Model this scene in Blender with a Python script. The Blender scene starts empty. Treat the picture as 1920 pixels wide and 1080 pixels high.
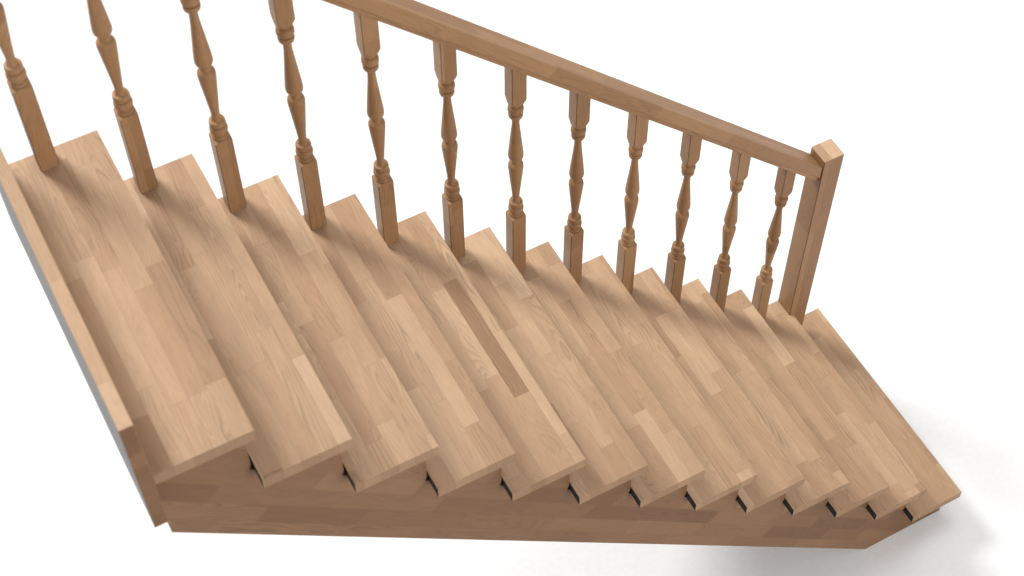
import bpy, bmesh, math, random
from mathutils import Vector

S = bpy.context.scene
C = S.collection

# ---------------------------------------------------------------- camera
R = 0.24076          # rise of one step
G = 0.24             # going
D = 0.2529           # tread depth
W = 1.0815           # stair width
T = 0.0447           # tread thickness
N = 13
TOP = 13 * R         # height of the top tread above the floor

cam = bpy.data.cameras.new('camera')
co = bpy.data.objects.new('camera', cam)
C.objects.link(co)
co.location = (-0.4366, -2.1414, 3.5910 + TOP)
co.rotation_mode = 'XYZ'
co.rotation_euler = (0.6099, 0.0033, -0.4962)
cam.sensor_width = 36
cam.lens = 3205.77 / 1920 * 36
cam.clip_end = 200
cam.dof.use_dof = True
cam.dof.focus_distance = 6.3
cam.dof.aperture_fstop = 3.2
S.camera = co

# ---------------------------------------------------------------- world, lamps, exposure
w = bpy.data.worlds.new('World')
S.world = w
w.use_nodes = True
bg = w.node_tree.nodes['Background']
bg.inputs[0].default_value = (1.0, 0.985, 0.97, 1)
bg.inputs[1].default_value = 0.48

def area(name, loc, target, size, power, col, spread=180):
    l = bpy.data.lights.new(name, 'AREA')
    l.shape = 'DISK'
    l.size = size
    l.energy = power
    l.color = col
    l.spread = math.radians(spread)
    o = bpy.data.objects.new(name, l)
    C.objects.link(o)
    o.location = loc
    d = Vector(target) - Vector(loc)
    o.rotation_euler = d.to_track_quat('-Z', 'Y').to_euler()
    return o

centre = Vector((1.6, 0.5, 1.5))
kd = Vector((0.30, -0.60, -0.74)).normalized()
area('key_light', centre - kd * 16.0, centre, 4.6, 2250, (1.0, 0.985, 0.965))
area('overhead_softbox', (2.4, 2.6, 14.0), (2.3, 2.0, 0.0), 6.0, 110, (1.0, 0.99, 0.98), 80)
area('front_fill', (3.2, -8.5, 5.0), (1.8, 0.3, 0.6), 5.0, 470, (1.0, 0.99, 0.975))

S.view_settings.view_transform = 'Standard'
S.view_settings.look = 'None'
S.view_settings.exposure = 0
S.view_settings.gamma = 1
S.view_settings.use_curve_mapping = False
S.render.engine = 'CYCLES'

# ---------------------------------------------------------------- materials
def clamp01(x):
    return max(0.0, min(1.0, x))

class NG:
    """small helper to write node maths"""
    def __init__(self, mat):
        self.t = mat.node_tree
        self.n = self.t.nodes
        self.l = self.t.links
    def _in(self, sock, v):
        if isinstance(v, bpy.types.NodeSocket):
            self.l.new(v, sock)
        else:
            sock.default_value = v
    def m(self, op, a, b=0.0, c=0.0):
        n = self.n.new('ShaderNodeMath')
        n.operation = op
        self._in(n.inputs[0], a)
        self._in(n.inputs[1], b)
        if len(n.inputs) > 2:
            self._in(n.inputs[2], c)
        return n.outputs[0]
    def xyz(self, x, y, z):
        n = self.n.new('ShaderNodeCombineXYZ')
        self._in(n.inputs[0], x); self._in(n.inputs[1], y); self._in(n.inputs[2], z)
        return n.outputs[0]
    def sep(self, v):
        n = self.n.new('ShaderNodeSeparateXYZ')
        self.l.new(v, n.inputs[0])
        return n.outputs[0], n.outputs[1], n.outputs[2]
    def noise(self, v, scale=1.0, detail=2.0, rough=0.5):
        n = self.n.new('ShaderNodeTexNoise')
        self.l.new(v, n.inputs['Vector'])
        n.inputs['Scale'].default_value = scale
        n.inputs['Detail'].default_value = detail
        n.inputs['Roughness'].default_value = rough
        return n.outputs[0]
    def white(self, v):
        n = self.n.new('ShaderNodeTexWhiteNoise')
        n.noise_dimensions = '3D'
        self.l.new(v, n.inputs['Vector'])
        return n.outputs['Value'], n.outputs['Color']
    def ramp(self, f, stops):
        n = self.n.new('ShaderNodeValToRGB')
        self.l.new(f, n.inputs[0])
        e = n.color_ramp.elements
        while len(e) < len(stops):
            e.new(0.5)
        for k, (p, c) in enumerate(stops):
            e[k].position = p
            e[k].color = (*c, 1)
        return n.outputs[0]
    def mul(self, col, fac):
        n = self.n.new('ShaderNodeVectorMath')
        n.operation = 'SCALE'
        self.l.new(col, n.inputs[0])
        self._in(n.inputs['Scale'], fac)
        return n.outputs[0]

def wood(name, stops, stave=0.042, length=0.34, ring=1.0, rough=0.42):
    """finger jointed laminated hardwood: staves of random length, each with its own tone and growth rings.
    reads the mesh attribute 'grain' = metres (along, across, through the board)."""
    mat = bpy.data.materials.new(name)
    mat.use_nodes = True
    g = NG(mat)
    bs = g.n['Principled BSDF']
    at = g.n.new('ShaderNodeAttribute')
    at.attribute_type = 'GEOMETRY'
    at.attribute_name = 'grain'
    u, v, q = g.sep(at.outputs['Vector'])
    vr = g.m('DIVIDE', v, stave)
    row = g.m('FLOOR', vr)
    qrow = g.m('FLOOR', g.m('DIVIDE', q, 50.0))
    rr, _ = g.white(g.xyz(row, 3.7, qrow))
    wv = g.m('ADD', g.m('DIVIDE', u, length), g.m('MULTIPLY', rr, 531.0))
    vo = g.n.new('ShaderNodeTexVoronoi')
    vo.voronoi_dimensions = '1D'
    vo.feature = 'F1'
    g._in(vo.inputs['W'], wv)
    vo.inputs['Scale'].default_value = 1.0
    vo.inputs['Randomness'].default_value = 0.75
    cr, cg, cb = g.sep(vo.outputs['Color'])
    val, col = g.white(g.xyz(g.m('ADD', cr, row), cg, cb))
    c1, c2, c3 = g.sep(col)
    # base tone of this stave
    base = g.ramp(val, stops)
    # distance to stave edges
    fv = g.m('SUBTRACT', g.m('FRACT', vr), 0.5)
    ev = g.m('GREATER_THAN', g.m('ABSOLUTE', fv), 0.5 - 0.0007 / stave)
    ve = g.n.new('ShaderNodeTexVoronoi')
    ve.voronoi_dimensions = '1D'
    ve.feature = 'DISTANCE_TO_EDGE'
    g._in(ve.inputs['W'], wv)
    ve.inputs['Scale'].default_value = 1.0
    ve.inputs['Randomness'].default_value = 0.75
    eu = g.m('LESS_THAN', ve.outputs['Distance'], 0.0008 / length)
    edge = g.m('MAXIMUM', ev, eu)
    # growth rings: distance from a wandering pith line inside or beside the stave
    du = g.m('ADD', u, g.m('MULTIPLY', c1, 37.0))
    n1 = g.noise(g.xyz(g.m('MULTIPLY', du, 1.5), g.m('MULTIPLY', c2, 9.0), g.m('MULTIPLY', c3, 9.0)), 1.0, 1.0)
    n2 = g.noise(g.xyz(g.m('MULTIPLY', du, 1.3), g.m('MULTIPLY', c3, 19.0), g.m('MULTIPLY', c1, 11.0)), 1.0, 1.0)
    vv = g.m('ADD', g.m('MULTIPLY', fv, stave), g.m('MULTIPLY', g.m('SUBTRACT', n1, 0.5), 0.04))
    vv = g.m('ADD', vv, g.m('MULTIPLY', g.m('SUBTRACT', c2, 0.5), 0.055))
    n3 = g.noise(g.xyz(g.m('MULTIPLY', du, 4.5), g.m('MULTIPLY', v, 38.0), g.m('MULTIPLY', q, 38.0)), 1.0, 2.0)
    lean = g.m('MULTIPLY', g.m('POWER', c1, 2.0), 0.10)
    n4 = g.noise(g.xyz(g.m('MULTIPLY', du, 3.4), g.m('MULTIPLY', v, 17.0), g.m('MULTIPLY', q, 17.0)), 1.0, 1.0)
    rho = g.m('SQRT', g.m('ADD', g.m('MULTIPLY', vv, vv), 0.00003))
    rho = g.m('ADD', rho, g.m('MULTIPLY', lean, du))
    rho = g.m('ADD', rho, g.m('MULTIPLY', n3, 0.011))
    rho = g.m('ADD', rho, g.m('MULTIPLY', n2, 0.12))
    rho = g.m('ADD', rho, g.m('MULTIPLY', n4, g.m('ADD', 0.03, g.m('MULTIPLY', c2, 0.09))))
    rho = g.m('ADD', rho, g.m('MULTIPLY', q, 0.6))
    per = g.m('ADD', 0.0055, g.m('MULTIPLY', c3, 0.0075))
    fr = g.m('FRACT', g.m('DIVIDE', rho, per))
    saw = g.m('MULTIPLY', g.m('POWER', fr, 3.5), g.m('MINIMUM', g.m('MULTIPLY', g.m('SUBTRACT', 1.0, fr), 5.0), 1.0))
    rk = g.m('MULTIPLY', g.m('ADD', 0.11, g.m('MULTIPLY', g.m('POWER', cg, 1.4), 0.56)), ring)
    # long fibres and cloudy figure
    fib = g.noise(g.xyz(g.m('MULTIPLY', du, 14.0), g.m('MULTIPLY', v, 420.0), g.m('MULTIPLY', q, 420.0)), 1.0, 3.0, 0.6)
    cloud = g.noise(g.xyz(g.m('MULTIPLY', du, 9.0), g.m('MULTIPLY', v, 34.0), g.m('MULTIPLY', q, 34.0)), 1.0, 3.0, 0.55)
    curl = g.noise(g.xyz(g.m('MULTIPLY', du, 60.0), g.m('MULTIPLY', v, 22.0), g.m('MULTIPLY', q, 22.0)), 1.0, 2.0, 0.5)
    fleck = g.noise(g.xyz(g.m('MULTIPLY', du, 28.0), g.m('MULTIPLY', v, 190.0), g.m('MULTIPLY', q, 190.0)), 1.0, 1.0, 0.5)
    flk = g.m('MULTIPLY', g.m('MAXIMUM', g.m('SUBTRACT', fleck, 0.70), 0.0), 2.2)
    patch = g.noise(g.xyz(g.m('MULTIPLY', du, 4.0), g.m('MULTIPLY', v, 14.0), g.m('MULTIPLY', c1, 20.0)), 1.0, 1.0)
    pk = g.m('MAXIMUM', g.m('MINIMUM', g.m('MULTIPLY', g.m('SUBTRACT', patch, 0.30), 4.0), 1.0), 0.12)
    rk = g.m('MULTIPLY', rk, pk)
    f = g.m('SUBTRACT', 1.0, g.m('MULTIPLY', saw, rk))
    f = g.m('MULTIPLY', f, g.m('ADD', 0.80, g.m('MULTIPLY', fib, 0.40)))
    f = g.m('MULTIPLY', f, g.m('ADD', 0.88, g.m('MULTIPLY', cloud, 0.24)))
    f = g.m('MULTIPLY', f, g.m('ADD', 0.97, g.m('MULTIPLY', curl, 0.06)))
    f = g.m('SUBTRACT', f, g.m('MULTIPLY', flk, 0.5))
    f = g.m('MULTIPLY', f, g.m('SUBTRACT', 1.0, g.m('MULTIPLY', edge, 0.16)))
    colr = g.mul(base, f)
    # darker figure is also a little redder
    gm = g.n.new('ShaderNodeGamma')
    g.l.new(colr, gm.inputs[0])
    gm.inputs[1].default_value = 1.0
    g.l.new(gm.outputs[0], bs.inputs['Base Color'])
    g._in(bs.inputs['Roughness'], g.m('ADD', rough - 0.05, g.m('MULTIPLY', cloud, 0.14)))
    bs.inputs['Specular IOR Level'].default_value = 0.14
    bp = g.n.new('ShaderNodeBump')
    bp.inputs['Strength'].default_value = 0.12
    bp.inputs['Distance'].default_value = 0.0006
    g.l.new(f, bp.inputs['Height'])
    g.l.new(bp.outputs[0], bs.inputs['Normal'])
    return mat

BEECH = [(0.0, (0.301, 0.180, 0.106)), (0.035, (0.387, 0.244, 0.149)), (0.30, (0.421, 0.270, 0.167)),
         (0.60, (0.446, 0.293, 0.184)), (0.90, (0.480, 0.319, 0.201)), (1.0, (0.532, 0.364, 0.238))]
SHADED_ENDS = [(0.0, (0.279, 0.165, 0.091)), (0.5, (0.307, 0.185, 0.104)), (1.0, (0.335, 0.206, 0.118))]  # end grain as darkened tread beech: shade on the end faces put into colour
SHADED_SIDE = [(0.0, (0.155, 0.075, 0.033)), (0.25, (0.179, 0.089, 0.041)), (0.6, (0.198, 0.101, 0.048)),
        (1.0, (0.225, 0.118, 0.057))]  # dark copy of the tread beech: shade on the stringers put into colour
POST = [(0.0, (0.258, 0.137, 0.064)), (0.3, (0.296, 0.160, 0.077)), (0.7, (0.332, 0.184, 0.090)),
        (1.0, (0.375, 0.214, 0.108))]  # darker than the tread beech: shade on the posts is in the tone
RAIL = [(0.0, (0.290, 0.158, 0.077)), (0.5, (0.322, 0.178, 0.088)), (1.0, (0.355, 0.200, 0.100))]  # rail wood darkened too, with its shade mixed into the colour
ARRIS = [(0.0, (0.110, 0.055, 0.028)), (1.0, (0.150, 0.078, 0.040))]
M_TREAD = wood('laminated_beech', BEECH, 0.0520, 0.40)
M_SIDE = wood('laminated_beech_shaded', SHADED_SIDE, 0.070, 0.42, 1.1, 0.42)
M_RAIL = wood('rail_beech', RAIL, 0.040, 0.62, 0.9)
M_POST = wood('post_beech', POST, 0.060, 0.85, 0.7)

M_END = wood('shaded_tread_end_grain', SHADED_ENDS, 0.0520, 0.40, 0.6, 0.5)
M_BEND = wood('shaded_board_end_grain', SHADED_SIDE, 0.060, 0.42, 0.7, 0.5)  # board ends share the dark stringer tones, shade painted in
M_ARRIS = wood('dark_oiled_arris', ARRIS, 0.060, 0.85, 0.3, 0.5)

def plain(name, col, rough):
    m = bpy.data.materials.new(name)
    m.use_nodes = True
    g = NG(m)
    tc = g.n.new('ShaderNodeTexCoord')
    nz = g.noise(tc.outputs['Object'], 40.0, 3.0)
    c = g.ramp(nz, [(0.3, tuple(x * 0.96 for x in col)), (0.7, col)])
    b = g.n['Principled BSDF']
    g.l.new(c, b.inputs['Base Color'])
    b.inputs['Roughness'].default_value = rough
    return m
M_FLOOR = plain('white_studio_floor', (0.845, 0.855, 0.865), 0.85)
M_BACK = plain('grey_board_back', (0.20, 0.19, 0.185), 0.6)  # plain grey for the rear face of the head board
M_DARK_EDGE = plain('dark_back_edge', (0.012, 0.008, 0.006), 0.8)  # near-black colour for the back faces of the treads

# ---------------------------------------------------------------- mesh helpers
rnd = random.Random(7)

def grain(me, along, across, through, seed=None):
    """store wood coordinates: three direction vectors in metres plus a per-board offset"""
    r = random.Random(seed if seed is not None else rnd.random())
    off = Vector((r.uniform(0, 90), r.randint(0, 900) * 0.0, r.uniform(0.0, 0.02) + r.randint(1, 3)))
    vo = r.uniform(0, 60)
    a = me.attributes.new('grain', 'FLOAT_VECTOR', 'POINT')
    al, ac, th = Vector(along).normalized(), Vector(across).normalized(), Vector(through).normalized()
    for i, v in enumerate(me.vertices):
        p = v.co
        a.data[i].vector = (p.dot(al) + off.x, p.dot(ac) + vo, p.dot(th) + off.z)

def link(name, bm, mat, parent, bevel=0.0, seg=2, gr=None, seed=None, smooth=False, loc=(0, 0, 0)):
    if bevel:
        ed = [e for e in bm.edges if len(e.link_faces) == 2 and e.calc_face_angle(0) > 0.3]
        bmesh.ops.bevel(bm, geom=ed, offset=bevel, segments=seg, affect='EDGES', profile=0.5)
    bmesh.ops.recalc_face_normals(bm, faces=bm.faces)
    me = bpy.data.meshes.new(name)
    bm.to_mesh(me)
    bm.free()
    for m in (mat if isinstance(mat, (list, tuple)) else [mat]):
        me.materials.append(m)
    if gr:
        grain(me, *gr, seed=seed)
    if smooth:
        for p in me.polygons:
            p.use_smooth = True
    o = bpy.data.objects.new(name, me)
    C.objects.link(o)
    o.location = loc
    if parent:
        o.parent = parent
    return o

def prism(pts, axis, a, b):
    """pts: 2-D outline; axis 'y': pts are (x, z) extruded from y=a to y=b; 'z': (x, y) extruded in z"""
    bm = bmesh.new()
    def mk(p, t):
        return (p[0], t, p[1]) if axis == 'y' else (p[0], p[1], t)
    A = [bm.verts.new(mk(p, a)) for p in pts]
    B = [bm.verts.new(mk(p, b)) for p in pts]
    bm.faces.new(A)
    bm.faces.new(list(reversed(B)))
    n = len(pts)
    for i in range(n):
        bm.faces.new((A[i], B[i], B[(i + 1) % n], A[(i + 1) % n]))
    bmesh.ops.recalc_face_normals(bm, faces=bm.faces)
    return bm

def box(x0, x1, y0, y1, z0, z1):
    return prism([(x0, y0), (x1, y0), (x1, y1), (x0, y1)], 'z', z0, z1)

def zt(i):
    return TOP - i * R        # top surface of tread i

# ---------------------------------------------------------------- floor
bm = bmesh.new()
q = 40
f = [bm.verts.new(p) for p in ((-q, -q, 0), (q, -q, 0), (q, q, 0), (-q, q, 0))]
bm.faces.new(f)
fl = link('floor', bm, M_FLOOR, None)
fl['kind'] = 'structure'

# ---------------------------------------------------------------- the staircase
st = bpy.data.objects.new('staircase', None)
C.objects.link(st)
st['label'] = 'straight oiled hardwood staircase with turned balusters, handrail and square newel post on a white floor'
st['category'] = 'staircase'

NX, NY, NS = 2.6241, 0.9900, 0.0921       # newel: left face, near face, side
NTOP = -1.5880 + TOP

# treads
OV = 0.055                                # side overhang past the stringer
for i in range(N):
    x1 = i * G
    x0 = x1 - D
    if i == N - 2:                        # notched round the newel
        pts = [(x0, 0), (x1, 0), (x1, NY - 0.0006), (NX - 0.0006, NY - 0.0006), (NX - 0.0006, W), (x0, W)]
    else:
        if i == 0:
            x0 = -0.2648                      # runs back to the head board
        pts = [(x0, 0), (x1, 0), (x1, W), (x0, W)]
    b = prism(pts, 'z', zt(i) - T, zt(i))
    t = link('tread', b, [M_TREAD, M_DARK_EDGE, M_END], st, 0.0013, 2, ((0, 1, 0), (1, 0, 0), (0, 0, 1)), seed=100 + i)
    for p in t.data.polygons:
        if abs(p.normal.y) > 0.9:
            p.material_index = 2
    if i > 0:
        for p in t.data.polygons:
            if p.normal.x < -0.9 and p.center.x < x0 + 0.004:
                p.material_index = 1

# stringers: saw-tooth top, sloping underside
NO = 0.020                                # nosing past the stringer's riser edge
def stringer(y0, y1, seed):
    pts = []
    xl = -0.2625
    pts.append((xl, TOP - 0.3925))
    pts.append((xl, zt(0) - T - 0.0005))
    for i in range(N):
        xe = i * G - NO
        pts.append((xe, zt(i) - T - 0.0005))
        if i < N - 1:
            zb = zt(i + 1)
            # small notch added to make the contact shadow behind the next tread
            pts.append((xe, zb + 0.002))
            pts.append((xe - 0.007, zb - 0.019))
            pts.append((xe - 0.004, zb - 0.026))
            pts.append((xe + 0.0066, zb - 0.034))
            pts.append((xe + 0.0066, zb - T - 0.0005))
    pts.append((N * G - G - NO, 0.0))
    slope = 1.0033
    xb = xl + (TOP - 0.3925) / slope
    pts.append((xb, 0.0))
    b = prism(pts, 'y', y0, y1)
    return link('stringer', b, M_SIDE, st, 0, 1, ((1, 0, -1), (1, 0, 1), (0, 1, 0)), seed=seed)
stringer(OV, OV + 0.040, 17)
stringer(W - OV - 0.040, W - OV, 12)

# risers between the stringers
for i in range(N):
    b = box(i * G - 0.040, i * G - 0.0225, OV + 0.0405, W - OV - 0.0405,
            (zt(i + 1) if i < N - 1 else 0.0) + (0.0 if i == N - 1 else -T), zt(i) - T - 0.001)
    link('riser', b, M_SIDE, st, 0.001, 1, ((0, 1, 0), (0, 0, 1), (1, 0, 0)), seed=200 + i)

# board closing the top of the flight
b = box(-0.3020, -0.2655, 0.0, W, TOP - 0.236, TOP + 0.2405)
hb = link('head_board', b, [M_TREAD, M_BACK, M_BEND], st, 0.0015, 2, ((0, 1, 0), (0, 0, 1), (1, 0, 0)), seed=31)

for p in hb.data.polygons:
    if p.normal.x < -0.9:
        p.material_index = 1
    elif abs(p.normal.y) > 0.9:
        p.material_index = 2

# newel post
b = box(NX, NX + NS, NY, NY + NS, zt(N - 1), NTOP)
nw = link('newel_post', b, [M_POST, M_ARRIS, M_TREAD], st, 0.0022, 2, ((0, 0, 1), (1, 0, 0), (0, 1, 0)), seed=45)

for p in nw.data.polygons:                # the long arrises hold more oil and read darker
    if abs(p.normal.z) < 0.2 and max(abs(p.normal.x), abs(p.normal.y)) < 0.97 and p.area > 0.0006:
        p.material_index = 1

    elif p.normal.z > 0.9:
        p.material_index = 2  # top face in paler tread wood: its stronger light put into colour

# handrail with a fillet strip beneath
YC = 1.0375
def rail_z(x, below=0.0):     # underside of the whole rail at x
    return TOP + 1.067 - (x + 0.158) * (R / G) + below
def sheared(y0, y1, h0, h1, xa, xb, name, mat, parent, bev, seed):
    bm = bmesh.new()
    vs = []
    for x in (xa, xb):
        for (y, h) in ((y0, h0), (y1, h0), (y1, h1), (y0, h1)):
            vs.append(bm.verts.new((x, y, rail_z(x, h))))
    bm.faces.new(vs[0:4]); bm.faces.new(vs[4:8])
    for k in range(4):
        bm.faces.new((vs[k], vs[(k + 1) % 4], vs[4 + (k + 1) % 4], vs[4 + k]))
    bmesh.ops.recalc_face_normals(bm, faces=bm.faces)
    return link(name, bm, mat, parent, bev, 3, ((1, 0, -1), (0, 1, 0), (1, 0, 1)), seed=seed)
XA, XB = -0.36, NX - 0.0008
hr = sheared(YC - 0.0425, YC + 0.0425, 0.030, 0.096, XA, XB, 'handrail', M_RAIL, st, 0.003, 62)
sheared(YC - 0.0300, YC + 0.0300, 0.0, 0.0297, XA, XB, 'fillet', M_RAIL, hr, 0.001, 63)

# turned balusters
HB = 0.0265           # half side of the square blocks
def profile():
    """(height, radius); radius None = full square"""
    P = []
    def seg(pts):
        P.extend(pts)
    # lower shoulder, cove, ball, ring, lower vase
    seg([(0.0, None), (0.3165, None)])
    seg([(0.3166, .0380), (0.3171, .0350), (0.3182, .0316), (0.3192, .0285), (0.3202, .0262), (0.3208, .0240)])
    seg([(0.3212, .0222), (0.3222, .0238), (0.3240, .0249), (0.3265, .0252), (0.3292, .0243), (0.3310, .0222), (0.3322, .0196), (0.3345, .0178), (0.3370, .0172), (0.3390, .0177)])
    seg([(0.3404, .0198), (0.3430, .0243), (0.3475, .0262), (0.3530, .0269), (0.3590, .0264), (0.3635, .0248), (0.3670, .0208), (0.3684, .0174)])
    seg([(0.3708, .0176), (0.3716, .0226), (0.3740, .0241), (0.3790, .0244), (0.3840, .0240), (0.3882, .0234), (0.3900, .0224), (0.3910, .0195)])
    seg([(0.3916, .0160), (0.3950, .0138), (0.4010, .0128), (0.4080, .0124)])
    seg([(0.4250, .0130), (0.4500, .0150), (0.4800, .0178), (0.5100, .0205), (0.5400, .0233), (0.5600, .0250),
         (0.5720, .0260), (0.5800, .0264), (0.5870, .0261), (0.5925, .0247), (0.5965, .0222), (0.5995, .0190), (0.6012, .0168)])
    # waist
    seg([(0.6030, .0157), (0.6060, .0153), (0.6120, .0153)])
    mirror = []
    mid = 0.6100
    return P, mid
def full_profile():
    P, mid = profile()
    lower = [p for p in P if p[0] > 0.40 and p[0] <= 0.6061]
    up = [(2 * 0.6100 - h, r) for (h, r) in reversed(lower)]
    up = [(h if h < 0.64 else h, r) for h, r in up]
    # turned knob under the upper block: neck, ring, ball, cove, shoulder
    top = [(0.8160, .0126), (0.8230, .0129), (0.8280, .0142), (0.8310, .0168)]
    ring = [(0.8335, .0210), (0.8352, .0228), (0.8390, .0240), (0.8440, .0244), (0.8490, .0240), (0.8518, .0226), (0.8528, .0176)]
    ball = [(0.8550, .0174), (0.8564, .0212), (0.8600, .0252), (0.8660, .0266), (0.8720, .0268), (0.8780, .0260), (0.8830, .0242), (0.8862, .0202), (0.8880, .0170)]
    sh = [(0.8925, .0170), (0.8955, .0190), (0.8985, .0222), (0.8992, .0244), (0.9020, .0262), (0.9075, .0290), (0.9150, .0325), (0.9220, .0355), (0.9262, .0380)]
    up = [u for u in up if u[0] < 0.812]
    return P + up + top + ring + ball + sh + [(0.9264, None)]
PROF = full_profile()

def baluster_bm(top_z):
    NSEG = 48
    bm = bmesh.new()
    rings = []
    ang = [2 * math.pi * (k + 0.5) / NSEG for k in range(NSEG)]
    # put vertices exactly on the corners of the square
    ang = []
    for k in range(NSEG):                  # 48 -> 45 degrees is k = 6: a narrow arris there
        a = 2 * math.pi * k / NSEG
        if k % 12 == 6:
            ang += [a - math.radians(1.9), a + math.radians(1.9)]
        else:
            ang.append(a)
    NSEG = len(ang)
    def ringat(h, r, skew=False):
        vs = []
        for a in ang:
            c, s = math.cos(a), math.sin(a)
            sq = HB / max(abs(c), abs(s))
            rr = sq if r is None else min(sq, r)
            x, y = rr * c, rr * s
            z = h
            if skew:
                z = h - x * (R / G)
            vs.append(bm.verts.new((x, y, z)))
        rings.append(vs)
    for (h, r) in PROF:
        ringat(h, r)
    ringat(top_z, None, True)
    for k in range(len(rings) - 1):
        A, B = rings[k], rings[k + 1]
        for j in range(NSEG):
            f = bm.faces.new((A[j], A[(j + 1) % NSEG], B[(j + 1) % NSEG], B[j]))
            d = math.degrees(ang[(j + 1) % NSEG] - ang[j]) % 360
            if d < 5 and (k == 0 or k >= len(rings) - 2):
                f.material_index = 1
    bm.faces.new(rings[0]); bm.faces.new(list(reversed(rings[-1])))
    return bm

for i in range(N - 1):
    xc = i * G - 0.158
    bm = baluster_bm(1.0665)
    o = link('baluster', bm, [M_POST, M_ARRIS], st, 0, 1, ((0, 0, 1), (1, 0, 0), (0, 1, 0)), seed=300 + i, smooth=True,
             loc=(xc, YC, zt(i) + 0.0003))
    me = o.data
    # hard edges where the surface breaks
    bmm = bmesh.new(); bmm.from_mesh(me)
    for e in bmm.edges:
        if len(e.link_faces) == 2 and e.calc_face_angle(0) > math.radians(32):
            e.smooth = False
    bmm.to_mesh(me); bmm.free()
